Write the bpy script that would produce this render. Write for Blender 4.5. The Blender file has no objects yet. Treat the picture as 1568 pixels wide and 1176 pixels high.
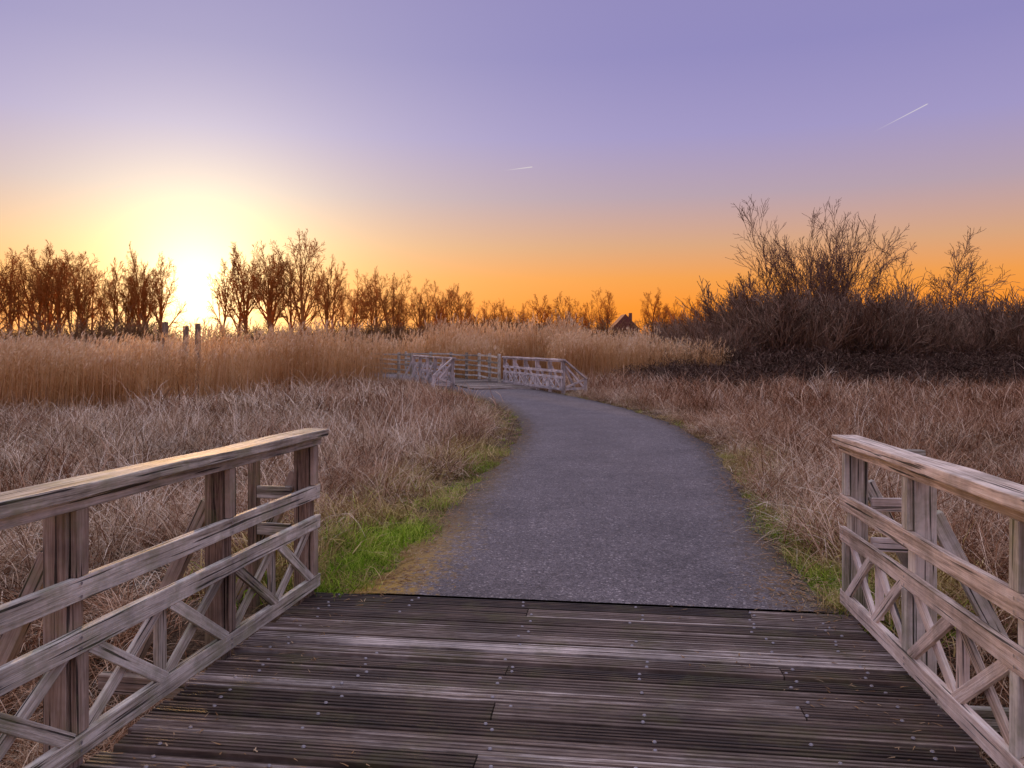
import bpy, math, random
import numpy as np
from mathutils import Vector, noise, Matrix
random.seed(7); np.random.seed(7)
scene = bpy.context.scene
R = random.random
def U(a,b): return a+(b-a)*random.random()

# ------------------------------------------------------------------ helpers
def link(o):
    scene.collection.objects.link(o); return o
def mesh_obj(name, V, F, mat=None, uv=None, col=None, do_link=True, smooth=False):
    me = bpy.data.meshes.new(name)
    me.from_pydata([tuple(v) for v in V], [], F)
    if uv is not None:
        l = me.uv_layers.new(name="UVMap")
        l.data.foreach_set("uv", np.array(uv, dtype=np.float32).ravel())
    if col is not None:
        a = me.attributes.new("rnd", 'FLOAT', 'POINT')
        a.data.foreach_set("value", np.array(col, dtype=np.float32))
    if smooth:
        me.polygons.foreach_set("use_smooth", [True]*len(me.polygons))
    me.update()
    o = bpy.data.objects.new(name, me)
    if mat: me.materials.append(mat)
    if do_link: link(o)
    return o

class NT:
    def __init__(s, nt): s.nt=nt; s.n=nt.nodes; s.l=nt.links
    def new(s, t, **kw):
        n=s.n.new(t)
        for k,v in kw.items(): setattr(n,k,v)
        return n
    def link(s,a,b): s.l.new(a,b)
    def math(s, op, a, b=None, clamp=False):
        n=s.new('ShaderNodeMath'); n.operation=op; n.use_clamp=clamp
        for i,x in enumerate((a,b)):
            if x is None: continue
            if isinstance(x,(int,float)): n.inputs[i].default_value=x
            else: s.link(x,n.inputs[i])
        return n.outputs[0]
    def ramp(s, fac, stops, interp='LINEAR'):
        n=s.new('ShaderNodeValToRGB'); cr=n.color_ramp; cr.interpolation=interp
        while len(cr.elements)<len(stops): cr.elements.new(0.5)
        for e,(p,c) in zip(cr.elements,stops):
            e.position=p; e.color=(c[0],c[1],c[2],1) if not isinstance(c,(int,float)) else (c,c,c,1)
        s.link(fac,n.inputs[0]); return n.outputs[0]
    def mix(s, fac, a, b, mode='MIX'):
        n=s.new('ShaderNodeMix'); n.data_type='RGBA'; n.blend_type=mode
        for sock,x in ((n.inputs[0],fac),(n.inputs[6],a),(n.inputs[7],b)):
            if isinstance(x,(int,float)): sock.default_value=x
            elif isinstance(x,tuple): sock.default_value=(x[0],x[1],x[2],1)
            else: s.link(x,sock)
        return n.outputs[2]
    def noise(s, vec, scale, detail=3, rough=0.55):
        n=s.new('ShaderNodeTexNoise'); n.inputs['Scale'].default_value=scale
        n.inputs['Detail'].default_value=detail; n.inputs['Roughness'].default_value=rough
        if vec is not None: s.link(vec,n.inputs['Vector'])
        return n.outputs['Fac']
    def mapping(s, vec, scale):
        n=s.new('ShaderNodeMapping'); n.inputs['Scale'].default_value=scale
        s.link(vec,n.inputs['Vector']); return n.outputs[0]
def new_mat(name):
    m=bpy.data.materials.new(name); m.use_nodes=True; m.node_tree.nodes.clear()
    return m, NT(m.node_tree)
def finish(t, bsdf):
    o=t.new('ShaderNodeOutputMaterial'); t.link(bsdf,o.inputs['Surface'])
def principled(t, col, rough, height=None, bs=0.5, bd=0.01, spec=0.5):
    p=t.new('ShaderNodeBsdfPrincipled')
    if isinstance(col,tuple): p.inputs['Base Color'].default_value=(*col,1)
    else: t.link(col,p.inputs['Base Color'])
    if isinstance(rough,(int,float)): p.inputs['Roughness'].default_value=rough
    else: t.link(rough,p.inputs['Roughness'])
    p.inputs['Specular IOR Level'].default_value=spec
    if height is not None:
        b=t.new('ShaderNodeBump'); b.inputs['Strength'].default_value=bs; b.inputs['Distance'].default_value=bd
        t.link(height,b.inputs['Height']); t.link(b.outputs[0],p.inputs['Normal'])
    finish(t,p.outputs[0]); return p

# ------------------------------------------------------------------ materials
def wood_mat(name, dark, mid, light, moss=0.25, rough=0.75):
    m,t=new_mat(name)
    uv=t.new('ShaderNodeUVMap').outputs[0]
    pos=t.new('ShaderNodeNewGeometry').outputs['Position']
    at=t.new('ShaderNodeAttribute'); at.attribute_name='rnd'; r=at.outputs['Fac']
    g=t.noise(t.mapping(uv,(3.0,80,1)),1.0,4,0.72)
    g2=t.noise(t.mapping(uv,(0.9,16,1)),1.0,3,0.6)
    f=t.math('ADD',t.math('MULTIPLY',g,0.6),t.math('MULTIPLY',g2,0.4))
    f=t.math('ADD',f,t.math('MULTIPLY',t.math('SUBTRACT',r,0.5),0.20))
    c=t.ramp(f,[(0.36,dark),(0.47,mid),(0.60,light)])
    cr=t.ramp(t.noise(t.mapping(uv,(1.3,46,1)),1.3,2,0.4),[(0.34,0.12),(0.385,1.0)])
    c=t.mix(1.0,c,cr,'MULTIPLY')
    st=t.ramp(t.noise(pos,3.2,4,0.65),[(0.35,0.62),(0.58,1.08)])
    c=t.mix(1.0,c,st,'MULTIPLY')
    ms=t.ramp(t.noise(pos,5.5,4,0.7),[(0.48,0.0),(0.64,moss)])
    c=t.mix(ms,c,(0.22,0.25,0.10))
    h=t.math('ADD',g,t.math('MULTIPLY',cr,0.9))
    principled(t,c,rough,h,0.9,0.006,0.3)
    return m
M_rail=wood_mat('weathered_rail_wood',(0.19,0.165,0.12),(0.49,0.455,0.375),(0.76,0.74,0.65),0.38)
M_rail_lit=wood_mat('weathered_rail_wood_lit',(0.36,0.27,0.20),(0.74,0.61,0.50),(0.92,0.83,0.74),0.12)  # brightness of the lit right railing put into its wood colour
M_post=wood_mat('brown_post_wood',(0.11,0.07,0.048),(0.30,0.22,0.16),(0.50,0.41,0.33),0.32)
M_farrail=wood_mat('far_rail_wood',(0.36,0.34,0.33),(0.6,0.56,0.54),(0.78,0.74,0.72),0.05)

def deck_mat():
    m,t=new_mat('grooved_deck_wood')
    uv=t.new('ShaderNodeUVMap').outputs[0]
    pos=t.new('ShaderNodeNewGeometry').outputs['Position']
    at=t.new('ShaderNodeAttribute'); at.attribute_name='rnd'; r=at.outputs['Fac']
    g=t.noise(t.mapping(uv,(2.5,150,1)),1.0,3,0.7)
    g2=t.noise(t.mapping(uv,(0.45,42,1)),1.0,2,0.45)
    g3=t.noise(t.mapping(uv,(6,60,1)),1.0,3,0.7)
    f=t.math('ADD',t.math('MULTIPLY',g,0.3),t.math('ADD',t.math('MULTIPLY',g2,0.5),t.math('MULTIPLY',g3,0.2)))
    f=t.math('ADD',f,t.math('MULTIPLY',t.math('SUBTRACT',r,0.46),0.26))
    c=t.ramp(f,[(0.38,(0.028,0.018,0.013)),(0.48,(0.105,0.072,0.054)),(0.58,(0.22,0.168,0.138)),(0.69,(0.66,0.59,0.54))])
    w=t.ramp(t.noise(pos,1.9,4,0.65),[(0.36,0.6),(0.62,1.12)])
    c=t.mix(1.0,c,w,'MULTIPLY')
    ms=t.ramp(t.noise(pos,3.3,4,0.7),[(0.50,0.0),(0.68,0.45)])
    c=t.mix(ms,c,(0.12,0.115,0.04))
    rg=t.ramp(g2,[(0.3,0.5),(0.7,0.8)])
    principled(t,c,rg,g,0.9,0.004,0.35)
    return m
M_deck=deck_mat()

def asphalt_mat():
    m,t=new_mat('asphalt')
    pos=t.new('ShaderNodeNewGeometry').outputs['Position']
    uv=t.new('ShaderNodeUVMap').outputs[0]
    sep=t.new('ShaderNodeSeparateXYZ'); t.link(uv,sep.inputs[0])
    edge=sep.outputs[0]
    big=t.noise(pos,1.1,3,0.6); mid=t.noise(pos,8,4,0.75)
    def cells(sc):
        v=t.new('ShaderNodeTexVoronoi'); v.inputs['Scale'].default_value=sc; t.link(pos,v.inputs['Vector'])
        s=t.new('ShaderNodeSeparateColor'); t.link(v.outputs['Color'],s.inputs[0]); return s.outputs[0],v.outputs['Distance']
    c1,d1=cells(70); c2,d2=cells(140)
    c=t.ramp(c1,[(0.0,(0.022,0.018,0.019)),(0.45,(0.085,0.073,0.076)),(0.85,(0.17,0.149,0.153)),(0.96,(0.26,0.225,0.225)),(1.0,(0.6,0.54,0.52))])
    cb=t.ramp(c2,[(0.0,(0.035,0.03,0.031)),(0.6,(0.12,0.104,0.108)),(0.95,(0.23,0.20,0.203)),(1.0,(0.55,0.5,0.48))])
    c=t.mix(0.5,c,cb)
    bl=t.ramp(t.math('ADD',t.math('MULTIPLY',big,0.5),t.math('MULTIPLY',mid,0.5)),[(0.36,0.76),(0.61,1.32)])
    c=t.mix(1.0,c,bl,'MULTIPLY')
    ed=t.ramp(t.math('ADD',edge,t.math('MULTIPLY',t.math('SUBTRACT',mid,0.5),0.9)),[(0.02,0.35),(0.42,1.0)])
    c=t.mix(1.0,c,ed,'MULTIPLY')
    sy=t.new('ShaderNodeSeparateXYZ'); t.link(pos,sy.inputs[0])
    near=t.ramp(t.math('DIVIDE',sy.outputs[1],10.0),[(0.53,1.0),(0.78,0.2)])
    leftm=t.ramp(t.math('ADD',t.math('MULTIPLY',sy.outputs[0],0.2),0.5),[(0.45,1.0),(0.6,0.15)])
    mo=t.ramp(t.math('ADD',edge,t.math('MULTIPLY',t.math('SUBTRACT',t.noise(pos,16,5,0.78),0.5),1.8)),[(0.12,1.0),(0.50,0.0)])
    c=t.mix(t.math('MULTIPLY',t.math('MULTIPLY',mo,near),leftm),c,(0.38,0.23,0.03))
    h=t.math('ADD',t.math('MULTIPLY',d1,1.0),t.math('MULTIPLY',mid,0.7))
    principled(t,c,0.66,h,0.65,0.008,0.4)
    return m
M_asph=asphalt_mat()

def ground_mat():
    m,t=new_mat('ground_soil')
    pos=t.new('ShaderNodeNewGeometry').outputs['Position']
    at=t.new('ShaderNodeAttribute'); at.attribute_name='rnd'; r=at.outputs['Fac']
    n=t.noise(pos,3,4,0.7); n2=t.noise(pos,35,3,0.7)
    f=t.math('ADD',t.math('MULTIPLY',n,0.5),t.math('MULTIPLY',n2,0.5))
    c=t.ramp(f,[(0.38,(0.035,0.022,0.014)),(0.5,(0.10,0.068,0.043)),(0.62,(0.24,0.17,0.11))])
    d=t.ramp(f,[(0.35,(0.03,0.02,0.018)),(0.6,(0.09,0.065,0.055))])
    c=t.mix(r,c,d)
    principled(t,c,0.95,f,1.0,0.05,0.1)
    return m
M_ground=ground_mat()

def blade_mat(name, stops, trans=0.0, tcol=None):
    m,t=new_mat(name)
    oi=t.new('ShaderNodeObjectInfo').outputs['Random']
    at=t.new('ShaderNodeAttribute'); at.attribute_name='rnd'; r=at.outputs['Fac']
    pos=t.new('ShaderNodeNewGeometry').outputs['Position']
    pn=t.noise(pos,0.8,1,0.6)
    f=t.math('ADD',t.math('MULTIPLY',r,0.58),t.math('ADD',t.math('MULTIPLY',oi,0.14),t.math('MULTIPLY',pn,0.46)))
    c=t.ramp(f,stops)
    df=t.new('ShaderNodeBsdfDiffuse'); t.link(c,df.inputs[0])
    if trans<=0:
        finish(t,df.outputs[0]); return m
    tr=t.new('ShaderNodeBsdfTranslucent')
    if tcol: tr.inputs[0].default_value=(*tcol,1)
    else: t.link(c,tr.inputs[0])
    mx=t.new('ShaderNodeMixShader'); mx.inputs[0].default_value=trans
    t.link(df.outputs[0],mx.inputs[1]); t.link(tr.outputs[0],mx.inputs[2])
    finish(t,mx.outputs[0]); return m
M_dry=blade_mat('dry_grass_blade',[(0.25,(0.12,0.062,0.030)),(0.46,(0.40,0.27,0.165)),(0.64,(0.71,0.56,0.40)),(0.90,(0.97,0.89,0.75))])
M_dryr=blade_mat('russet_grass_blade',[(0.25,(0.085,0.036,0.018)),(0.5,(0.31,0.16,0.088)),(0.72,(0.55,0.365,0.235)),(0.95,(0.84,0.69,0.54))])
M_green=blade_mat('green_grass_blade',[(0.2,(0.06,0.14,0.012)),(0.5,(0.25,0.41,0.03)),(0.85,(0.64,0.72,0.14))],0.3)
M_olive=blade_mat('olive_grass_blade',[(0.2,(0.14,0.11,0.04)),(0.5,(0.40,0.31,0.11)),(0.85,(0.70,0.55,0.27))])
M_reed=blade_mat('reed_stem',[(0.2,(0.36,0.165,0.055)),(0.47,(0.61,0.365,0.155)),(0.75,(0.80,0.58,0.34)),(0.98,(0.92,0.76,0.56))],0.3)
M_twig=blade_mat('scrub_twig',[(0.2,(0.08,0.05,0.034)),(0.6,(0.22,0.15,0.105)),(0.9,(0.44,0.32,0.225))])
M_utwig=blade_mat('undergrowth_twig',[(0.2,(0.09,0.05,0.025)),(0.6,(0.23,0.135,0.065)),(0.9,(0.38,0.235,0.12))])
M_bracken=blade_mat('bracken_twig',[(0.2,(0.035,0.021,0.016)),(0.6,(0.095,0.062,0.046)),(0.9,(0.23,0.16,0.12))])
M_bark_glow=blade_mat('bare_tree_bark_glow',[(0.2,(0.15,0.07,0.022)),(0.6,(0.32,0.16,0.05)),(0.9,(0.5,0.25,0.08))],0.4,(0.9,0.42,0.07))  # orange backlit haze near the sun put into the bark colour
M_leaf=blade_mat('leaf_litter_mat',[(0.2,(0.12,0.06,0.03)),(0.6,(0.33,0.2,0.1)),(0.9,(0.55,0.42,0.28))])
mm,t=new_mat('galvanised_screw'); p=principled(t,(0.34,0.33,0.34),0.45); p.inputs['Metallic'].default_value=0.6; M_screw=mm

# ------------------------------------------------------------------ path line
ctr=[(0.49,5.02,1.53),(0.69,6.4,1.48),(0.94,8.2,1.52),(1.35,10.8,1.55),(1.70,14.0,1.55),(1.67,17.3,1.5),
     (1.15,21.2,1.48),(0.22,25.0,1.48),(-0.85,28.6,1.5),(-2.1,32.2,1.5),(-3.7,36.2,1.5),(-6.2,40.6,1.45),(-10.5,45.5,1.4),(-17,50,1.4)]
def catmull(P,n=10):
    out=[]
    Q=[np.array(P[0])*2-np.array(P[1])]+[np.array(p) for p in P]+[np.array(P[-1])*2-np.array(P[-2])]
    for i in range(1,len(Q)-2):
        for j in range(n):
            u=j/n; a,b,c,d=Q[i-1],Q[i],Q[i+1],Q[i+2]
            out.append(0.5*((2*b)+(-a+c)*u+(2*a-5*b+4*c-d)*u*u+(-a+3*b-3*c+d)*u**3))
    out.append(Q[-2]); return np.array(out)
CL=catmull(ctr,12)
def path_d(X,Y):
    X=np.atleast_1d(np.asarray(X,float)); Y=np.atleast_1d(np.asarray(Y,float))
    best=np.full(X.shape,1e9); side=np.zeros(X.shape)
    for i in range(len(CL)-1):
        ax,ay,aw=CL[i]; bx,by,bw=CL[i+1]; dx,dy=bx-ax,by-ay; L2=dx*dx+dy*dy
        u=np.clip(((X-ax)*dx+(Y-ay)*dy)/L2,0,1)
        px=ax+u*dx; py=ay+u*dy
        d=np.hypot(X-px,Y-py)-(aw+(bw-aw)*u)
        s=np.sign((X-px)*dy-(Y-py)*dx)
        k=d<best; best[k]=d[k]; side[k]=s[k]
    return best,side
O=np.array([0.37,5.02]); tb=0.13; nb=math.hypot(1,tb)
bdir=np.array([tb,1])/nb; cdir=np.array([1,-tb])/nb
def bridge_sc(X,Y):
    dx=X-O[0]; dy=Y-O[1]
    return -(dx*bdir[0]+dy*bdir[1]), dx*cdir[0]+dy*cdir[1]
def sst(a,b,x):
    u=np.clip((x-a)/(b-a),0,1); return u*u*(3-2*u)
def ground_z(X,Y):
    X=np.atleast_1d(np.asarray(X,float)); Y=np.atleast_1d(np.asarray(Y,float))
    d,_=path_d(X,Y); s,c=bridge_sc(X,Y)
    n=0.5*np.sin(X*1.1+0.7*np.sin(Y*0.6))*np.cos(Y*0.9+0.5*np.sin(X*0.8))+0.5*np.sin(X*0.31+1.3)*np.cos(Y*0.27)
    z=-0.04-0.30*sst(0.4,3.2,d)+0.12*n*sst(0.6,3,d)
    z=z-0.45*sst(0.0,1.0,s)
    z=z+0.70*sst(31,39,Y)*sst(7,13,X)
    return z
def axis(lo,hi,step,far,g=1.25):
    a=list(np.arange(lo,hi+1e-6,step)); s=step; x=hi
    while x<far: s*=g; x+=s; a.append(x)
    s=step; x=lo; b=[]
    while x>-far: s*=g; x-=s; b.append(x)
    return np.array(b[::-1]+a)
ax=axis(-16,18,0.33,6000); ay=axis(-3,42,0.33,6000)
XX,YY=np.meshgrid(ax,ay); ZZ=ground_z(XX.ravel(),YY.ravel())
V=np.stack([XX.ravel(),YY.ravel(),ZZ],1); nx=len(ax); ny=len(ay)
F=[(j*nx+i,j*nx+i+1,(j+1)*nx+i+1,(j+1)*nx+i) for j in range(ny-1) for i in range(nx-1)]
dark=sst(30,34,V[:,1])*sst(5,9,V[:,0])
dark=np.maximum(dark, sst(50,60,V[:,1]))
mesh_obj('ground',V,F,M_ground,col=dark,smooth=True)

# asphalt path
V=[];F=[];UVv=[]
NC=16
for i,(x,y,w) in enumerate(CL):
    a=CL[max(i-1,0)];b=CL[min(i+1,len(CL)-1)]
    tx,ty=b[0]-a[0],b[1]-a[1]; L=math.hypot(tx,ty); nxx,nyy=ty/L,-tx/L
    if i==0: nxx,nyy=cdir
    for j in range(NC+1):
        v=j/NC*2-1
        jit=0.0
        if abs(v)==1: jit=(noise.noise(Vector((x*1.7+v*9,y*1.7,0)))*0.14+noise.noise(Vector((x*6+v*9,y*6,0)))*0.08)
        q=v*(w+jit)
        X,Y=x+nxx*q,y+nyy*q
        if i==0: X+=bdir[0]*0.004; Y+=bdir[1]*0.004
        z=0.0+0.012*(1-v*v)*min(1,i/10) - (0.012 if abs(v)==1 else 0)
        V.append((X,Y,z)); UVv.append((w-abs(q),y))
    V.append((x+nxx*(w+0.08),y+nyy*(w+0.08),-0.12)); UVv.append((0,y))
    V.append((x-nxx*(w+0.08),y-nyy*(w+0.08),-0.12)); UVv.append((0,y))
K=NC+3
for i in range(len(CL)-1):
    for j in range(NC): F.append((i*K+j,i*K+j+1,(i+1)*K+j+1,(i+1)*K+j))
    F.append((i*K+NC,i*K+NC+1,(i+1)*K+NC+1,(i+1)*K+NC))
    F.append((i*K+NC+2,i*K,(i+1)*K,(i+1)*K+NC+2))
uv=[UVv[v] for f in F for v in f]
mesh_obj('asphalt_path',V,F,M_asph,uv=uv,smooth=True)

# ------------------------------------------------------------------ beams
class Builder:
    def __init__(s): s.V=[];s.F=[];s.uv=[];s.c=[]
    def beam(s,p0,p1,w,h,side,jit=0.002):
        p0=Vector(p0);p1=Vector(p1);d=(p1-p0);L=d.length;d.normalize()
        side=Vector(side); side=(side-d*side.dot(d)).normalized(); up=d.cross(side).normalized()
        r=R(); ou=U(0,50); ov=U(0,50); b=len(s.V)
        n=max(1,int(L/0.5))
        for i in range(n+1):
            c=p0+(p1-p0)*(i/n)
            for sx,sy in ((-1,-1),(1,-1),(1,1),(-1,1)):
                s.V.append(c+side*(sx*w/2+U(-jit,jit))+up*(sy*h/2+U(-jit,jit))); s.c.append(r)
        per=[0,w,w+h,2*w+h,2*w+2*h]
        for i in range(n):
            for k in range(4):
                a=b+i*4+k; a2=b+i*4+(k+1)%4
                s.F.append((a,a2,a2+4,a+4))
                u0,u1=ou+L*i/n,ou+L*(i+1)/n
                s.uv+=[(u0,ov+per[k]),(u0,ov+per[k+1]),(u1,ov+per[k+1]),(u1,ov+per[k])]
        e=b+n*4
        s.F.append((b+3,b+2,b+1,b)); s.uv+=[(ou,ov),(ou+.02,ov),(ou+.02,ov+w),(ou,ov+w)]
        s.F.append((e,e+1,e+2,e+3)); s.uv+=[(ou,ov),(ou+.02,ov),(ou+.02,ov+w),(ou,ov+w)]
    def obj(s,name,mat,parent=None,bevel=0.004):
        o=mesh_obj(name,s.V,s.F,mat,uv=s.uv,col=s.c)
        if bevel:
            m=o.modifiers.new('bevel','BEVEL'); m.width=bevel; m.segments=2; m.limit_method='ANGLE'
        if parent: o.parent=parent
        return o

def railing(name,E,u,out,L,bay,slope,rail_mat,post_mat,wing=True,slope_end=False,z0=0.0):
    emp=bpy.data.objects.new(name,None); link(emp)
    E=Vector((*E,0)); u=Vector((*u,0)).normalized(); out=Vector((*out,0)).normalized(); zz=Vector((0,0,1))
    def P(s,t,z): return E+u*s+out*t+zz*(z+z0+slope*s)
    cap=Builder(); rl=Builder(); po=Builder(); br=Builder()
    cuts=[-0.06]+[x for x in (3*bay,6*bay) if x<L-0.5]+[L+0.06]
    for a,b in zip(cuts[:-1],cuts[1:]):
        cap.beam(P(a+0.002,0.038,1.055),P(b-0.002,0.038,1.055),0.155,0.05,out,0.005)
    rl.beam(P(-0.03,0.02,1.004),P(L+0.03,0.02,1.004),0.042,0.05,out)
    for zc,hh in ((0.675,0.088),(0.475,0.085),(0.085,0.085)):
        rl.beam(P(-0.02,0.0175,zc),P(L+0.02,0.0175,zc),0.035,hh,out,0.003)
    n=int(round(L/bay))
    scr=[]
    for i in range(n+1):
        s=min(max(i*bay,0.05),L-0.05)
        po.beam(P(s,0.086,-0.35),P(s,0.086,1.026),0.098,0.098,out)
        po.beam(P(s,0.0165,0.13),P(s,0.0165,0.43),0.028,0.07,out)
        po.beam(P(s,0.0165,0.722),P(s,0.0165,0.977),0.028,0.07,out)
        po.beam(P(s,0.14,0.80),P(s,0.60,-0.12),0.05,0.075,u)
        po.beam(P(s+0.055,-0.1,-0.16),P(s+0.055,0.72,-0.16),0.05,0.1,u)
        for z in (0.65,0.70,0.455,0.495,0.07,0.10): scr.append(P(s+0.02,-0.004,z))
        if i<n:
            s0=s+0.05; s1=min((i+1)*bay,L-0.05)-0.05; sm=(s0+s1)/2
            br.beam(P(sm,0.052,0.125),P(sm,0.052,0.44),0.03,0.06,out)
            for a,b in ((s0,sm-0.02),(sm+0.02,s1)):
                br.beam(P(a,0.012,0.115),P(b,0.012,0.445),0.02,0.055,out)
                br.beam(P(a,0.034,0.445),P(b,0.034,0.115),0.02,0.055,out)
    if wing:
        po.beam(P(0.12,0.12,0.99),P(0.12,0.44,0.99),0.08,0.04,u)
        po.beam(P(0.12,0.40,-0.3),P(0.12,0.40,0.965),0.06,0.06,u)
        rl.beam(P(0.13,0.14,0.68),P(0.13,0.37,0.68),0.03,0.08,u)
        rl.beam(P(0.13,0.14,0.44),P(0.13,0.37,0.44),0.03,0.08,u)
    if slope_end:
        cap.beam(P(-0.02,0.12,1.03),P(-0.10,0.85,0.42),0.12,0.05,u)
        po.beam(P(-0.08,0.82,-0.3),P(-0.08,0.82,0.42),0.09,0.09,u)
        rl.beam(P(-0.04,0.14,0.10),P(-0.08,0.78,0.10),0.035,0.085,u)
        rl.beam(P(-0.05,0.14,0.15),P(-0.09,0.78,0.40),0.03,0.07,u)
        rl.beam(P(-0.02,0.14,0.85),P(-0.06,0.78,0.14),0.03,0.07,u)
    cap.obj('cap',rail_mat,emp,0.006); rl.obj('rails',rail_mat,emp); po.obj('posts',post_mat,emp); br.obj('cross_braces',rail_mat,emp,0.003)
    V=[];F=[]
    for p in scr:
        b=len(V)
        for k in range(8):
            a=k*math.pi/4; V.append(p+u*(0.007*math.cos(a))+zz*(0.007*math.sin(a))-out*0.003)
        F.append(tuple(range(b,b+8)))
    o=mesh_obj('bolts',V,F,M_screw); o.parent=emp
    return emp
SL=0.02
railing('wooden_bridge_railing',(-1.27,5.2),(-0.158,-0.987),(-0.987,0.158),7.84,1.12,SL,M_rail,M_post)
railing('wooden_bridge_railing',(2.03,4.87),(-0.114,-0.993),(0.993,-0.114),7.21,1.03,SL,M_rail_lit,M_rail)
railing('wooden_footbridge_railing',(1.63,25.9),(-0.331,0.944),(0.944,0.331),6.0,1.2,0,M_farrail,M_farrail,False,True,0.04)
railing('wooden_footbridge_railing',(-2.1,28.9),(-0.343,0.939),(-0.939,-0.343),6.4,1.28,0,M_farrail,M_farrail,False,True,0.04)

def fence(name,pts,mat,nr=5,h=1.15):
    B=Builder()
    for i in range(len(pts)-1):
        a=Vector((*pts[i],0));b=Vector((*pts[i+1],0)); d=(b-a).normalized(); sd=Vector((d.y,-d.x,0))
        B.beam(a+Vector((0,0,-0.3)),a+Vector((0,0,h+0.06)),0.11,0.11,sd)
        for k in range(nr):
            z=0.2+k*(h-0.25)/(nr-1)
            B.beam(a-sd*0.07+Vector((0,0,z+U(-.03,.03))),b-sd*0.07+Vector((0,0,z+U(-.03,.03))),0.03,0.075,sd)
    b=Vector((*pts[-1],0)); B.beam(b+Vector((0,0,-0.3)),b+Vector((0,0,h+0.06)),0.11,0.11,(1,0,0))
    B.obj(name,mat)
fence('timber_rail_fence',[(-0.52,32.0),(-0.95,33.4),(-1.45,34.9),(-2.1,36.5),(-2.95,38.1),(-4.1,39.8),(-5.6,41.6)],M_rail)
fence('timber_rail_fence',[(-4.5,35.3),(-5.3,36.9),(-6.4,38.6),(-7.8,40.4)],M_rail)

# ------------------------------------------------------------------ deck
def deck(name,O2,bd,cd,half,length,slope,detail=True,z0=0.0,pitch=0.152):
    V=[];F=[];UVs=[];C=[];SC=[]
    n=int(length/pitch)
    joists=[-1.50,-0.98,-0.25,0.40,1.10,1.50]
    nr=5 if detail else 1
    for i in range(n):
        s0=i*pitch+0.004; w=pitch-0.016
        joints=[-half+U(-.03,.02)]
        if detail:
            k=i%3
            joints.append([1.10,-0.25,5][k] if R()<0.75 else 5)
            joints=[j for j in joints if j<half]
        joints.append(half+U(-.02,.03))
        tilt=U(-0.006,0.006) if detail else 0; dz=U(-0.007,0.004) if detail else 0
        for a,b in zip(joints[:-1],joints[1:]):
            a+=0.003;b-=0.003
            r=R()**1.1; ou=U(0,99); ov=U(0,99)
            prof=[(0,-0.04)]
            for g in range(nr):
                x0=w*g/nr; x1=w*(g+1)/nr; gr=w/nr*0.42 if detail else 0
                if detail:
                    q=U(-0.0015,0.001)
                    prof+=[(x0+gr*0.3,-0.010 if g else -0.003),(x0+gr*0.55,q),(x1-gr*0.55,q),(x1-gr*0.3,-0.010 if g<nr-1 else -0.003)]
                else: prof+=[(x0,0),(x1,0)]
            prof.append((w,-0.04))
            m=len(prof); nn=max(1,int((b-a)/0.3)); base=len(V)
            bow=U(-0.004,0.004)
            for q in range(nn+1):
                cc=a+(b-a)*q/nn; by=bow*math.sin(q/nn*math.pi)
                for (ss,zz) in prof:
                    S=s0+ss+by; z=zz+tilt*(ss/w-0.5)*2+dz+z0+slope*S
                    X=O2[0]-bd[0]*S+cd[0]*cc; Y=O2[1]-bd[1]*S+cd[1]*cc
                    V.append((X,Y,z)); C.append(r)
            for q in range(nn):
                for k in range(m-1):
                    v0=base+q*m+k
                    F.append((v0,v0+m,v0+m+1,v0+1))
                    u0=ou+(b-a)*q/nn;u1=ou+(b-a)*(q+1)/nn; va=ov+prof[k][0]; vb=ov+prof[k+1][0]+1e-4
                    UVs+=[(u0,va),(u1,va),(u1,vb),(u0,vb)]
            for e in (0,nn):
                f=[base+e*m+k for k in range(m)]
                if e==0: f=f[::-1]
                F.append(tuple(f)); UVs+=[(ou,ov+prof[k][0]) for k in range(m)]
            if detail:
                for jx in joists:
                    if a<jx<b or abs(jx-a)<0.03:
                        off=0.03 if abs(jx-a)<0.03 else 0
                        for fr in (0.27,0.73):
                            if R()<0.6: SC.append((jx+off+U(-.05,.05),s0+w*fr+U(-.012,.012),dz))
    o=mesh_obj(name,V,F,M_deck,uv=UVs,col=C)
    if detail:
        V=[];F=[]
        for cc,S,dz in SC:
            X=O2[0]-bd[0]*S+cd[0]*cc; Y=O2[1]-bd[1]*S+cd[1]*cc; z=slope*S+dz+z0
            b=len(V)
            for rr,hz in ((0.010,0.0005),(0.007,0.005)):
                for k in range(8):
                    an=k*math.pi/4; V.append((X+rr*math.cos(an),Y+rr*math.sin(an),z+hz))
            for k in range(8): F.append((b+k,b+(k+1)%8,b+8+(k+1)%8,b+8+k))
            F.append(tuple(range(b+8,b+16)))
        s=mesh_obj('screws',V,F,M_screw); s.parent=o
    return o
dk=deck('bridge_deck',O,bdir,cdir,1.72,7.6,SL)
B=Builder()
for c in (-1.66,-0.98,-0.25,0.40,1.10,1.66):
    a=O+cdir*c-bdir*0.12; b=O+cdir*c-bdir*7.5
    B.beam((a[0],a[1],-0.13),(b[0],b[1],-0.13+SL*7.4),0.1,0.15,(1,0,0))
a=O-cdir*1.74-bdir*0.06; b=O+cdir*1.74-bdir*0.06
B.beam((a[0],a[1],-0.18),(b[0],b[1],-0.18),0.05,0.25,(0,1,0))
j=B.obj('joists',M_post); j.parent=dk
fb=np.array([-0.331,0.944]); fc=np.array([0.944,0.331])
deck('footbridge_deck',np.array([-2.15,34.9]),fb,fc,1.62,7.2,0,False,0.05)

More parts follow.
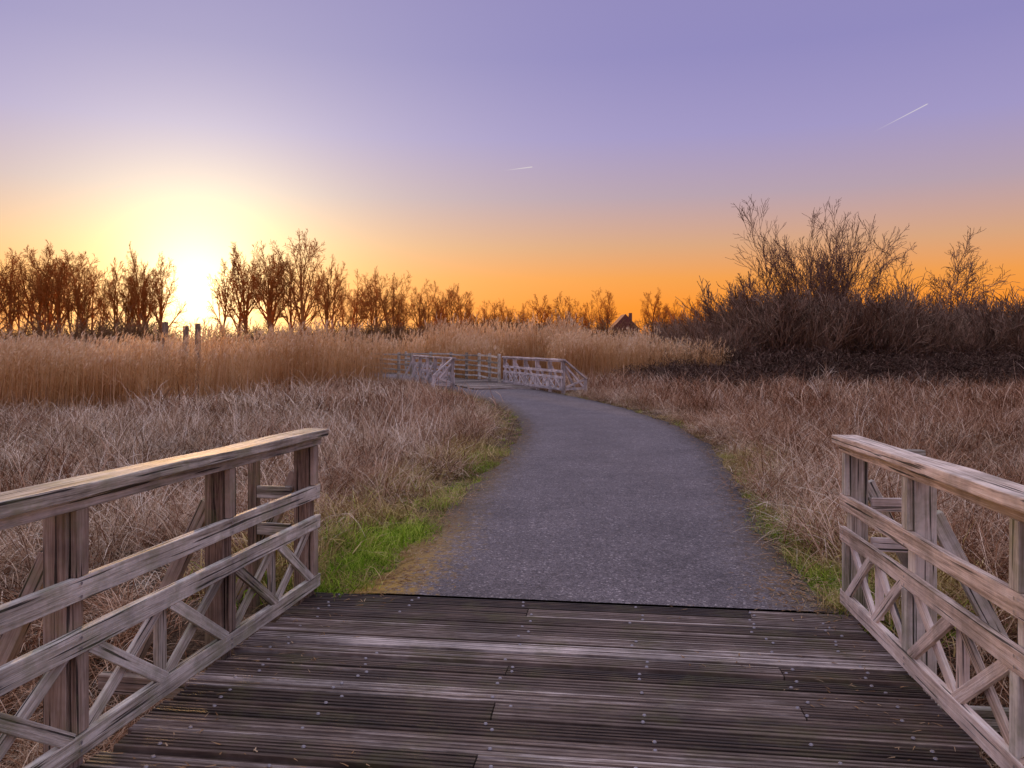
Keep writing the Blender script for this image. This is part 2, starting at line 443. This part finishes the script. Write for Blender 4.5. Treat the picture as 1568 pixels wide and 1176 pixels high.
# ------------------------------------------------------------------ scatter via geometry nodes
def scatter(name,pts,sources):
    pts=np.array(pts,dtype=np.float32); n=len(pts)
    me=bpy.data.meshes.new(name); me.vertices.add(n)
    me.vertices.foreach_set('co',pts[:,:3].ravel())
    a=me.attributes.new('irot','FLOAT_VECTOR','POINT'); a.data.foreach_set('vector',pts[:,3:6].ravel())
    a=me.attributes.new('iscl','FLOAT_VECTOR','POINT'); a.data.foreach_set('vector',pts[:,6:9].ravel())
    a=me.attributes.new('iidx','INT','POINT'); a.data.foreach_set('value',np.random.randint(0,len(sources),n).astype(np.int32))
    o=bpy.data.objects.new(name,me); link(o)
    ng=bpy.data.node_groups.new(name+'_gn','GeometryNodeTree')
    ng.interface.new_socket('Geometry',in_out='INPUT',socket_type='NodeSocketGeometry')
    ng.interface.new_socket('Geometry',in_out='OUTPUT',socket_type='NodeSocketGeometry')
    N=ng.nodes; Lk=ng.links
    gi=N.new('NodeGroupInput'); go=N.new('NodeGroupOutput')
    ip=N.new('GeometryNodeInstanceOnPoints'); jn=N.new('GeometryNodeJoinGeometry')
    for s in sources:
        oi=N.new('GeometryNodeObjectInfo'); oi.inputs['Object'].default_value=s; oi.inputs['As Instance'].default_value=True
        Lk.new(oi.outputs['Geometry'],jn.inputs[0])
    Lk.new(gi.outputs[0],ip.inputs['Points']); Lk.new(jn.outputs[0],ip.inputs['Instance'])
    ip.inputs['Pick Instance'].default_value=True
    def na(nm,ty):
        x=N.new('GeometryNodeInputNamedAttribute'); x.data_type=ty; x.inputs['Name'].default_value=nm
        return x.outputs['Attribute']
    Lk.new(na('irot','FLOAT_VECTOR'),ip.inputs['Rotation'])
    Lk.new(na('iscl','FLOAT_VECTOR'),ip.inputs['Scale'])
    Lk.new(na('iidx','INT'),ip.inputs['Instance Index'])
    Lk.new(ip.outputs[0],go.inputs[0])
    m=o.modifiers.new('scatter','NODES'); m.node_group=ng
    return o

def blade(V,F,C,p,az,L,w,lean,curl,val,seg=4,taper=True):
    d=Vector((math.cos(az),math.sin(az),0)); sd=Vector((-d.y,d.x,0))
    tw=U(-1,1); sd=(sd*math.cos(tw)+d*math.sin(tw)).normalized()
    ang=lean; q=Vector(p); b=len(V); st=L/seg
    for i in range(seg+1):
        ww=w*(1-(i/seg)**1.6*0.85) if taper else w
        V.append(q-sd*ww/2); V.append(q+sd*ww/2)
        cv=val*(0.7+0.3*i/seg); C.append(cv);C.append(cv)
        q=q+(d*math.sin(ang)+Vector((0,0,math.cos(ang))))*st
        ang+=curl/seg
        if q.z<0.01 and i>1: ang=math.pi/2-0.05
    for i in range(seg): F.append((b+2*i,b+2*i+1,b+2*i+3,b+2*i+2))
def clump(name,n,rad,Lr,wr,leanr,curlr,mat,seg=4,bias=None,tufts=0):
    V=[];F=[];C=[]
    cen=[(U(-rad,rad)*0.85,U(-rad,rad)*0.85,U(0,6.28),U(0.45,1.25),U(-0.22,0.22)) for _ in range(tufts)]
    for k in range(n):
        dv=0
        if tufts:
            cx,cy,bz,ls,dv=random.choice(cen); px=cx+random.gauss(0,0.05+rad*0.06); py=cy+random.gauss(0,0.05+rad*0.06)
            az=random.gauss(bz,0.9) if R()<0.75 else U(0,6.28)
        else:
            a=U(0,6.283); r=rad*math.sqrt(R()); px,py=r*math.cos(a),r*math.sin(a); ls=1
            az=U(0,6.283) if bias is None or R()<0.4 else random.gauss(bias,0.7)
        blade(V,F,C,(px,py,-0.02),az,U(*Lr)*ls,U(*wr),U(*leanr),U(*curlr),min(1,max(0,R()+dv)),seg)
    return mesh_obj(name,V,F,mat,col=C,do_link=False)
def three(mat,nm):
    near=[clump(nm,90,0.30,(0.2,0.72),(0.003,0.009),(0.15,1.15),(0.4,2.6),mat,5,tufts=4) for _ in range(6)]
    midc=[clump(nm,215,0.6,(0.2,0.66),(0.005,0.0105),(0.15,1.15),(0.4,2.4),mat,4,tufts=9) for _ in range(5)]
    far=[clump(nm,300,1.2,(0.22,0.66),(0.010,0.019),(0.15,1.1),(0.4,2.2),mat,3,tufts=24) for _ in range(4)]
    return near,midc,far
dryS=three(M_dry,'dry_clump'); rusS=three(M_dryr,'russet_clump')
green_src=[clump('green_tuft',34,0.10,(0.05,0.19),(0.003,0.007),(0.0,0.9),(0.2,1.6),M_green,3,tufts=2) for _ in range(6)]
olive_src=[clump('olive_tuft',45,0.13,(0.05,0.22),(0.003,0.006),(0.1,1.1),(0.3,1.8),M_olive,3,tufts=3) for _ in range(6)]
leaf_src=[clump('leaf_bits',7,0.3,(0.02,0.07),(0.006,0.016),(1.45,1.55),(0.0,0.3),M_leaf,2) for _ in range(4)]

def reed_clump(name,n,rad,hr):
    V=[];F=[];C=[]
    wind=0.6
    for _ in range(n):
        a=U(0,6.283); r=rad*math.sqrt(R()); p=(r*math.cos(a),r*math.sin(a),-0.05)
        h=U(*hr); az=random.gauss(wind,0.9); lean=U(0,0.12); v=U(0.1,0.85)
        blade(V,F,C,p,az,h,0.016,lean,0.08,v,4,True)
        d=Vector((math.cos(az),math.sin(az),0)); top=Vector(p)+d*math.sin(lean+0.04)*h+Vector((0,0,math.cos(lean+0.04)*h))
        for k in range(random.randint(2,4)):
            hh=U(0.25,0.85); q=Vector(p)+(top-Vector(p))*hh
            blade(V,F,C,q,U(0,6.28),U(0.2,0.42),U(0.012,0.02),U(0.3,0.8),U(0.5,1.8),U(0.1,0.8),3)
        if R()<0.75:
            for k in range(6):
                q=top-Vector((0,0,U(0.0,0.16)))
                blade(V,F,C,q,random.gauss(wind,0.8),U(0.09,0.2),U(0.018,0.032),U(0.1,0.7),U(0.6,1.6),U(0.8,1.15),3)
    return mesh_obj(name,V,F,M_reed,col=C,do_link=False)
reed_src=[reed_clump('reed_clump',15,0.55,(1.35,2.15)) for _ in range(6)]

def tube(V,F,C,pts,rad,sides,val):
    b=len(V); n=len(pts)
    for i,p in enumerate(pts):
        d=(pts[min(i+1,n-1)]-pts[max(i-1,0)]).normalized()
        a=d.cross(Vector((0.31,0.77,0.2))).normalized(); c=d.cross(a)
        for k in range(sides):
            an=2*math.pi*k/sides; V.append(p+(a*math.cos(an)+c*math.sin(an))*rad[i]); C.append(val)
    for i in range(n-1):
        for k in range(sides):
            k2=(k+1)%sides; F.append((b+i*sides+k,b+i*sides+k2,b+(i+1)*sides+k2,b+(i+1)*sides+k))
def grow(V,F,C,p,d,L,r,lv,spec):
    nseg=spec['seg'][lv]; pts=[p.copy()]; rad=[r]; dirs=[d.copy()]
    q=p.copy(); dd=d.copy(); wob=spec['wob'][lv]
    for i in range(nseg):
        dd=(dd+Vector((U(-wob,wob),U(-wob,wob),U(-wob,wob)*0.6+spec['up'][lv]))).normalized()
        q=q+dd*(L/nseg); pts.append(q.copy()); dirs.append(dd.copy())
        rad.append(max(r*(1-(i+1)/nseg*0.85),spec['rmin']))
    tube(V,F,C,pts,rad,5 if lv==0 else 3,U(0.2,1.0))
    if lv>=spec['maxl']: return
    nc=spec['n'][lv]
    for k in range(nc):
        u=spec['start'][lv]+(1-spec['start'][lv])*(k+R())/nc; u=min(u,0.99)
        i=int(u*nseg); f=u*nseg-i; pp=pts[i].lerp(pts[i+1],f); bd=dirs[i+1]
        az=U(0,6.283)
        a=bd.cross(Vector((math.cos(az),math.sin(az),0.3))).normalized()
        an=U(*spec['ang'][lv])
        nd=(bd*math.cos(an)+a*math.sin(an)).normalized()
        grow(V,F,C,pp,nd,L*U(*spec['len'][lv])*(1.15-0.6*u),max(rad[i]*spec['rf'],spec['rmin']),lv+1,spec)
def make_tree(name,h,spec,mat,stems=1,fan=0.2):
    V=[];F=[];C=[]
    for s in range(stems):
        az=U(0,6.283); fa=fan*math.sqrt(R()) if stems>1 else 0.03
        d=Vector((math.cos(az)*math.sin(fa),math.sin(az)*math.sin(fa),math.cos(fa)))
        r0=spec['r0']*h*(1 if stems==1 else U(0.4,0.8))
        grow(V,F,C,Vector((math.cos(az)*0.12*(stems>1),math.sin(az)*0.12*(stems>1),-0.2)),d,h*(U(0.62,0.8) if stems==1 else U(0.5,0.85)),r0,0,spec)
    A=np.array([tuple(v) for v in V]); zs=np.sort(A[:,2]); top=zs[int(len(zs)*0.99)]
    A=A*(h/top)
    return mesh_obj(name,A,F,mat,col=C,do_link=False)
# tall bare deciduous trees: clear trunk, ascending limbs, rounded twiggy crown
spec_tree=dict(seg=[7,6,4,3],wob=[0.07,0.13,0.24,0.30],up=[0.03,0.07,0.04,0.02],rmin=0.010,maxl=3,n=[13,10,9],start=[0.36,0.3,0.1],
    ang=[(0.35,1.0),(0.4,1.0),(0.4,1.0)],len=[(0.52,0.72),(0.26,0.42),(0.38,0.6)],rf=0.6,r0=0.021)
tree_src=[make_tree('tl_tree',10,spec_tree,M_bark_glow) for _ in range(7)]
spec_multi=dict(spec_tree); spec_multi.update(n=[10,7,6],start=[0.4,0.2,0.1],len=[(0.25,0.42),(0.36,0.55),(0.4,0.6)],ang=[(0.25,0.8),(0.35,0.9),(0.4,1.0)])
tree_src+=[make_tree('tl_tree_m',10,spec_multi,M_bark_glow,4,0.28) for _ in range(2)]
spec_bush=dict(seg=[4,3,3],wob=[0.22,0.32,0.4],up=[0.05,0.07,0.05],rmin=0.011,maxl=2,n=[7,6],start=[0.1,0.1],
    ang=[(0.4,1.0),(0.4,1.1)],len=[(0.4,0.7),(0.4,0.7)],rf=0.6,r0=0.006)
ubush_src=[make_tree('bush',4,spec_bush,M_utwig,17,1.0) for _ in range(4)]
spec_sc=dict(spec_bush); spec_sc.update(up=[0.10,0.14,0.12],wob=[0.12,0.2,0.28],ang=[(0.25,0.7),(0.25,0.8)],seg=[5,3,3])
bush_src=[make_tree('scrub',4,spec_sc,M_twig,19,0.8) for _ in range(5)]
spec_br=dict(spec_bush); spec_br.update(rmin=0.02,n=[5,4])
brk_src=[make_tree('bracken',4,spec_br,M_bracken,16,1.25) for _ in range(4)]

# ---- dry grass field
yf_x=[-60,-20,-13.6,-10,-7.3,-5.6,-4.5]; yf_y=[17,19.5,21,25,31,36,40]
def yfront(x): return np.interp(x,yf_x,yf_y)+1.2*noise.noise(Vector((x*0.4,3,0)))
zones=[(2100,0.6,9,0),(1650,9,20,1),(1450,20,44,2)]
rows={}
for n,y0,y1,zi in zones:
    cand=[]
    for _ in range(n):
        y=math.sqrt(U(y0*y0,y1*y1)); w=0.74*y+2.5; cand.append((U(-w,w),y))
    A=np.array(cand); D_,S_=path_d(A[:,0],A[:,1]); Z_=ground_z(A[:,0],A[:,1]); bs,bc=bridge_sc(A[:,0],A[:,1])
    for (x,y),d,s,z,b1,b2 in zip(cand,D_,S_,Z_,bs,bc):
        if b1>-0.25 and abs(b2)<2.05: continue
        vw=(0.75+0.5*noise.noise(Vector((x*0.5,y*0.5,1)))) if s<0 else 0.45+0.3*noise.noise(Vector((x*0.5,y*0.5,5)))
        if d<vw+[0,0.4,1.35][zi]: continue
        if s<0 and x<-4.2 and y>yfront(x): continue
        if y>36 and x<6.5: continue
        if y>32+noise.noise(Vector((x*.3,0,0)))*2 and x>6: continue
        hum=noise.noise(Vector((x*0.9,y*0.9,0)))+0.5*noise.noise(Vector((x*0.3,y*0.3,4)))
        if hum<-0.42 and R()<0.6: continue
        sc=(0.78 if s<0 else 0.85)*(1+1.25*hum)*(0.65+0.5*min(1,(d-vw)/0.9))
        if s<0 and d<3.2 and 8<y<22: sc*=1.6
        if s>0 and d<2.4 and 5<y<10: sc*=1.35
        if zi==2: sc=0.6+0.6*sc
        sc=min(max(sc,0.33),1.55); wsc=[1.0,1.0,1.1][zi]
        row=(x,y,z,U(-.25,.25),U(-.25,.25),U(0,6.28),wsc*(0.75+0.35*sc),wsc*(0.75+0.35*sc),sc*U(0.8,1.15)*(1.0+0.10*zi))
        pr=(0.22 if s<0 else 0.9)+0.9*noise.noise(Vector((x*0.3,y*0.3,8)))
        if s<0 and d<2.8: pr+=0.35
        rows.setdefault((R()<pr,zi),[]).append(row)
for _ in range(2100):
    i=random.randint(14,112); a=CL[i];b=CL[i+1]; tx,ty=b[0]-a[0],b[1]-a[1];L=math.hypot(tx,ty); s=random.choice((-1,1))
    e=(0.72 if s<0 else 0.42)+R()*1.5+0.3*noise.noise(Vector((a[0]+s,a[1]*0.6,1)))
    X=a[0]+ty/L*(a[2]+e)*s+U(-.2,.2); Y=a[1]-tx/L*(a[2]+e)*s+U(-.2,.2)
    if Y>33: continue
    z=float(ground_z(X,Y)[0]); sc=(0.55+0.5*R())*(0.6+e*0.35)
    rows.setdefault((R()<0.6,0),[]).append((X,Y,z,U(-.2,.2),U(-.2,.2),U(0,6.28),1.1,1.1,sc))
for (ru,zi),rr in rows.items():
    scatter('russet_grass' if ru else 'dry_grass',rr,(rusS if ru else dryS)[zi])
# ---- verge
gr=[];ol=[];lf=[]
for _ in range(7500):
    i=random.randint(0,len(CL)-3) if R()<0.4 else random.randint(0,42)
    a=CL[i];b=CL[i+1];u=R(); x=a[0]+(b[0]-a[0])*u;y=a[1]+(b[1]-a[1])*u;w=a[2]
    tx,ty=b[0]-a[0],b[1]-a[1];L=math.hypot(tx,ty); s=random.choice((-1,1))
    e=R()**1.3*(1.15 if s<0 else 0.85)-0.04+0.08*noise.noise(Vector((x*2,y*2,s)))
    X=x+ty/L*(w+e)*s; Y=y-tx/L*(w+e)*s
    ss,cc=bridge_sc(X,Y)
    if ss>-0.05 and abs(cc)<1.95: continue
    if Y>27: continue
    n=noise.noise(Vector((X*1.6,Y*1.6,2)))
    g=(0.9 if Y<7.0 else 0.6 if Y<9.5 else 0.38 if s<0 else 0.05)+n*0.9-max(0,e-0.38)*1.6
    if s>0 and e>0.35: g-=0.3
    hn=1+0.9*noise.noise(Vector((X*3,Y*3,7)))
    sc=(0.5+0.6*R())*(0.55+min(1,e+0.05)*0.9)*(1.25 if Y<7.5 else 1.0)*hn
    if n+R()*0.8<0.05 and Y>7: continue
    row=(X,Y,-0.05,U(-.3,.3),U(-.3,.3),U(0,6.28),max(sc,.4)*1.2,max(sc,.4)*1.2,max(sc,.3))
    (gr if R()<g else ol).append(row)
for _ in range(900):
    i=random.randint(0,60); a=CL[i];b=CL[i+1]; tx,ty=b[0]-a[0],b[1]-a[1];L=math.hypot(tx,ty); s=random.choice((-1,1))
    e=-abs(random.gauss(0,0.16)); X=a[0]+ty/L*(a[2]+e)*s; Y=a[1]-tx/L*(a[2]+e)*s
    lf.append((X,Y,0.022,0,0,U(0,6.28),1,1,1))
for _ in range(40):
    S=U(0.05,3.5);c=random.choice((-1,1))*(1.6-abs(random.gauss(0,0.3)))
    P_=O-bdir*S+cdir*c; lf.append((P_[0],P_[1],0.024+SL*S,0,0,U(0,6.28),0.7,0.7,1))
scatter('green_verge_grass',gr,green_src); scatter('olive_verge_grass',ol,olive_src); scatter('leaf_litter',lf,leaf_src)

# ---- reeds
rd=[]
for _ in range(6500):
    x=U(-36,-4.0); y=U(18,52)
    if abs(x)>0.74*y+2.5: continue
    yf=yfront(x)
    if y<yf: continue
    if y>yf+4 and R()<0.72: continue
    rd.append((x,y))
for _ in range(230): rd.append((U(-4.5,3.8),U(43.5,50)))
for _ in range(420):
    x=2.2+8.0*R()**1.2; y=U(37,45); rd.append((x,y))
for _ in range(90): rd.append((U(-3.6,-1.2),U(38.2,44)))
A=np.array(rd); D_,_s=path_d(A[:,0],A[:,1]); Z_=ground_z(A[:,0],A[:,1]); rws=[]
for (x,y),d,z in zip(rd,D_,Z_):
    if d<0.9: continue
    k=1.0
    if x<-4: k=0.97+0.28*noise.noise(Vector((x*.5,y*.5,0)))+(0.15 if x>-11 else 0)
    if y>43 and -4.6<x<4: k=1.42+0.4*noise.noise(Vector((x*.9,y*.9,0)))
    elif x>2: k=1.15+0.3*noise.noise(Vector((x*.7,y*.4,0)))-0.09*max(0,x-6)
    k*=U(0.82,1.12)
    rws.append((x,y,z,U(-.08,.08),U(-.08,.08),U(-0.5,0.5),1.1,1.1,k))
scatter('reed_bed',rws,reed_src)
for px,py,h in ((-13.2,30,2.45),(-12.5,30.2,2.3),(-12.0,30.1,2.4)):
    B=Builder(); B.beam((px,py,-0.4),(px,py,h),0.16,0.16,(1,0,0)); B.obj('wooden_post',M_post)

# ---- distant trees (a gap is left in the wood where the sun sets; another by the house)
T=[(-48.9,10.8),(-45.8,10.4),(-43.0,11.0),(-40.3,10.4),(-38.0,9.5),(-35.6,9.4),(-33.2,10.8),(-31.3,9.8),
   (-25.2,9.4),(-23.2,10.4),(-20.9,10.6),(-17.9,11.6),(-52,10.4),(-55,10)]
rws=[]
def tr(x,y,h,wd=1.0):
    if y>120 and abs(x/y-0.146)<0.013: return
    s=h/10; rws.append((x,y,-0.4,0,0,U(0,6.28),s*wd,s*wd,s))
for x,h in T: tr(x,70+U(-2,2),h,0.62 if abs(x+28)<5.5 else 0.9)
for x in np.arange(-62,-17,2.4):
    if abs(x+31.0)<3.9: continue
    tr(x+U(-.5,.5),78+U(-2,3),U(9.4,11.4),0.85)
for x in np.arange(-64,-17,3.2):
    if abs(x+33.5)<4.4: continue
    tr(x+U(-.6,.6),85+U(-2,2),U(9.5,11.5),0.95)
for x,h in ((-19.8,10.8),(-17.2,11.2),(-14.6,10.6),(-12.0,10.1),(-9.7,9.4),(-7.4,9.6)): tr(x,100+U(-4,4),h,0.95)
for x in np.arange(-24,-5,2.4): tr(x+U(-.6,.6),108+U(-2,2),U(8.5,10.5),1.0)
for x,h in ((-6.3,9.8),(-3.4,9.6),(-.5,9.8),(2.4,9),(5.9,10.6),(9,10.4),(12.5,9.5),(16.4,11.4),(25,11.4),(30.3,9.8),(33.7,10.4),(36.7,10.2),(40,10.4),(46,9),(52,9),(58,8.5),(64,9),(70,9),(76,8),(84,9),(92,9)): tr(x,140+U(-6,6),h,0.95)
for x in np.arange(-10,60,3.2): tr(x+U(-1,1),160+U(-3,3),U(7.5,10),1.1)
scatter('distant_tree_line',rws,tree_src)
rws=[]
def bu(x,y,h,w=1.0,z=-0.35):
    s=h/4.0; rws.append((x,y,z,0,0,U(0,6.28),s*w,s*w,s))
for _ in range(80):
    x=U(-56,-16)
    if abs(x+26.6)<2.6: h=U(1.6,2.5)
    else: h=U(2.5,4.1)
    bu(x,63+U(-2,3),h,1.2)
for _ in range(40): bu(U(-25,-3),90+U(-3,3),U(3.0,4.4),1.5)
for _ in range(80):
    x=U(-12,95); bu(x,128+U(-5,5),U(4,6.0) if abs(x-18.7)>3.5 else 3.4,1.8 if abs(x-18.7)>6 else 1.2)
for _ in range(26): bu(U(-5,9),58+U(-3,3),U(1.8,2.6),1.3)
scatter('distant_undergrowth',rws,ubush_src)
rws=[]
for _ in range(120):
    y=39+13*R()**1.5; x=U(9.5,0.72*y+3); h=U(2.5,3.7)*(0.75+0.25*min(1,(x-9)/4))+1.0*noise.noise(Vector((x*.5,y*.4,0)))
    if 13<x<20: h+=0.5
    bu(x,y,h,1.15,float(ground_z(x,y)[0]))
for _ in range(14): bu(U(7.5,11),U(40,44),U(1.5,2.4),1.1)
scatter('bramble_scrub',rws,bush_src)
rws=[]
for _ in range(620):
    y=U(30.0,41); x=U(6.0,0.74*y+2)
    if y<30.8+noise.noise(Vector((x*.3,0,0)))*2: continue
    h=U(0.3,0.9)*(1+0.6*(y-31)/10); s=h/4.0
    rws.append((x,y,float(ground_z(x,y)[0])-0.03,0,0,U(0,6.28),s*2.0,s*2.0,s))
scatter('dead_bracken',rws,brk_src)

spec_w=dict(seg=[8,6,4,3],wob=[0.07,0.12,0.2,0.25],up=[0.035,0.06,0.05,0.04],rmin=0.009,maxl=3,n=[8,5,4],start=[0.3,0.15,0.1],
    ang=[(0.2,0.55),(0.25,0.65),(0.3,0.8)],len=[(0.35,0.6),(0.4,0.65),(0.4,0.7)],rf=0.55,r0=0.007)
def place_tree(name,x,y,h,stems,fan,sp):
    o=make_tree(name,h,sp,M_bark2,stems,fan); link(o); o.location=(x,y,float(ground_z(x,y)[0])); return o
M_bark2=blade_mat('willow_bark',[(0.2,(0.10,0.06,0.045)),(0.6,(0.20,0.13,0.10)),(0.9,(0.32,0.22,0.17))])
place_tree('bare_willow_tree',17.0,43.5,8.6,16,0.45,spec_w)
place_tree('bare_willow_tree',14.9,44.5,6.4,9,0.5,spec_w)
place_tree('bare_willow_tree',12.9,44.0,5.0,7,0.55,spec_w)
place_tree('bare_willow_tree',18.9,44.0,6.9,8,0.5,spec_w)
spec_s=dict(spec_w); spec_s.update(wob=[0.2,0.35,0.5,0.5],n=[7,5,4],up=[0.05,0.04,0.02,0])
place_tree('bare_willow_tree',22.9,43.0,7.0,6,0.5,spec_s)
place_tree('bare_willow_tree',20.8,44.0,5.0,3,0.6,spec_s)
place_tree('bare_willow_tree',25.2,44.0,5.0,3,0.5,spec_s)

emp=bpy.data.objects.new('brick_house',None); link(emp)
def boxm(name,x0,x1,y0,y1,z0,z1,mat):
    V=[(x,y,z) for z in (z0,z1) for y in (y0,y1) for x in (x0,x1)]
    F=[(0,2,3,1),(4,5,7,6),(0,1,5,4),(2,6,7,3),(0,4,6,2),(1,3,7,5)]
    o=mesh_obj(name,V,F,mat); o.parent=emp; return o
m1,t=new_mat('brick'); pos=t.new('ShaderNodeNewGeometry').outputs['Position']
principled(t,t.ramp(t.noise(pos,3,3),[(0.3,(0.16,0.07,0.05)),(0.7,(0.28,0.13,0.09))]),0.9)
m2,t=new_mat('roof_tile'); pos=t.new('ShaderNodeNewGeometry').outputs['Position']
principled(t,t.ramp(t.noise(pos,3,3),[(0.3,(0.14,0.05,0.035)),(0.7,(0.24,0.09,0.06))]),0.9)
m3,t=new_mat('window_glass'); principled(t,(0.03,0.03,0.04),0.1)
hx,hy=29.5,205
boxm('walls',hx-3.3,hx+3.3,hy,hy+8,-0.5,5.4,m1)
V=[(hx-3.8,hy-.4,5.2),(hx+3.8,hy-.4,5.2),(hx,hy-.4,9.2),(hx-3.8,hy+8.4,5.2),(hx+3.8,hy+8.4,5.2),(hx,hy+8.4,9.2)]
o=mesh_obj('roof',V,[(0,1,2),(3,5,4),(0,2,5,3),(1,4,5,2),(0,3,4,1)],m2); o.parent=emp
boxm('chimney',hx+1.4,hx+2.2,hy+3,hy+4,6,9.6,m1)
boxm('window_1',hx-2.4,hx-1.0,hy-.05,hy+.02,3.2,4.6,m3); boxm('window_2',hx+1.0,hx+2.4,hy-.05,hy+.02,3.2,4.6,m3)

def contrail(p0,p1,w,fade):
    p0=Vector(p0);p1=Vector(p1);d=(p1-p0);side=d.cross(Vector((0,1,0))).normalized()*w
    V=[];F=[];uv=[]
    n=12
    for i in range(n+1):
        c=p0.lerp(p1,i/n); k=0.35+0.65*i/n
        V+= [c-side*k,c+side*k]
    F=[(2*i,2*i+1,2*i+3,2*i+2) for i in range(n)]
    for i in range(n): uv+=[(i/n,0),(i/n,1),((i+1)/n,1),((i+1)/n,0)]
    m,t=new_mat('contrail_vapour'); u=t.new('ShaderNodeUVMap').outputs[0]
    sp=t.new('ShaderNodeSeparateXYZ'); t.link(u,sp.inputs[0])
    a=t.ramp(sp.outputs[0],[(0.0,0.0),(0.6,fade),(0.97,fade),(1.0,0.0)])
    b=t.ramp(sp.outputs[1],[(0.0,0.0),(0.5,1.0),(1.0,0.0)])
    e=t.new('ShaderNodeEmission'); e.inputs[0].default_value=(1,0.93,0.85,1); e.inputs[1].default_value=0.85  # brightness of the lit vapour put in as emission
    tr_=t.new('ShaderNodeBsdfTransparent'); mx=t.new('ShaderNodeMixShader')
    t.link(t.math('MULTIPLY',a,b),mx.inputs[0]); t.link(tr_.outputs[0],mx.inputs[1]); t.link(e.outputs[0],mx.inputs[2]); finish(t,mx.outputs[0])
    mesh_obj('contrail_cloud',V,F,m,uv=uv)
contrail((1826,4000,1068),(2114,4000,1218),4,0.7)
contrail((-50,4000,876),(105,4000,896),4,0.7)
contrail((-2060,4000,780),(-1980,4000,800),4,0.4)

# ------------------------------------------------------------------ light
az=math.radians(-21.8); el=math.radians(3.3)
sd=Vector((math.sin(az)*math.cos(el),math.cos(az)*math.cos(el),math.sin(el)))
ld=bpy.data.lights.new('sun','SUN'); ld.energy=5.0; ld.angle=math.radians(1.5); ld.color=(1.0,0.55,0.22)
lo=bpy.data.objects.new('sun',ld); link(lo); lo.rotation_euler=(-sd).to_track_quat('-Z','Y').to_euler()

w=bpy.data.worlds.new('World'); scene.world=w; w.use_nodes=True; w.node_tree.nodes.clear(); t=NT(w.node_tree)
tc=t.new('ShaderNodeTexCoord').outputs['Generated']
nz=t.new('ShaderNodeVectorMath',operation='NORMALIZE'); t.link(tc,nz.inputs[0])
sep=t.new('ShaderNodeSeparateXYZ'); t.link(nz.outputs[0],sep.inputs[0])
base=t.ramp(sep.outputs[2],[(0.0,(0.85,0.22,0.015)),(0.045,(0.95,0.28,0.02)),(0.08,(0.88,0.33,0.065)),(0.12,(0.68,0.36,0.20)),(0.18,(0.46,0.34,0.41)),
   (0.25,(0.35,0.30,0.55)),(0.34,(0.275,0.245,0.51)),(0.48,(0.275,0.24,0.49)),(1.0,(1.14,1.06,1.20))])  # last stop: zenith out of view brightened as added fill light for the foreground
dt=t.new('ShaderNodeVectorMath',operation='DOT_PRODUCT'); t.link(nz.outputs[0],dt.inputs[0]); dt.inputs[1].default_value=sd
ang=t.math('ARCCOSINE',t.math('MINIMUM',dt.outputs['Value'],0.9999999))
def glow(sig,pw,col):
    g=t.math('EXPONENT',t.math('MULTIPLY',t.math('POWER',t.math('DIVIDE',ang,sig),pw),-1.0))
    m=t.new('ShaderNodeVectorMath',operation='SCALE'); m.inputs[0].default_value=col; t.link(g,m.inputs['Scale']); return m.outputs[0]
def addv(a,b):
    m=t.new('ShaderNodeVectorMath',operation='ADD'); t.link(a,m.inputs[0]); t.link(b,m.inputs[1]); return m.outputs[0]
tot=addv(base,glow(0.34,2.0,(0.25,0.24,0.14)))
tot=addv(tot,glow(0.145,2.0,(0.55,0.52,0.27)))
tot=addv(tot,glow(0.062,1.8,(1.6,1.3,0.7)))
tot=addv(tot,glow(0.0115,4.0,(30,22,8)))
sky=t.new('ShaderNodeTexSky'); sky.sky_type='NISHITA'; sky.sun_disc=False; sky.sun_elevation=el; sky.sun_rotation=az
sc=t.new('ShaderNodeVectorMath',operation='SCALE'); t.link(sky.outputs[0],sc.inputs[0]); sc.inputs['Scale'].default_value=0.008
tot=addv(tot,sc.outputs[0])
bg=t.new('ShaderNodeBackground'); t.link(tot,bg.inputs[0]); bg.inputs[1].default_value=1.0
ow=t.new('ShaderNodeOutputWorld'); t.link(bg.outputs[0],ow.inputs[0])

cd=bpy.data.cameras.new('camera'); co=bpy.data.objects.new('camera',cd); link(co)
co.location=(0,0,1.65); co.rotation_euler=(math.pi/2,0,0)
cd.sensor_width=36; cd.lens=27.7; cd.shift_y=-0.040; cd.clip_start=0.05; cd.clip_end=20000
scene.camera=co
scene.view_settings.view_transform='Standard'; scene.view_settings.look='None'; scene.view_settings.exposure=0
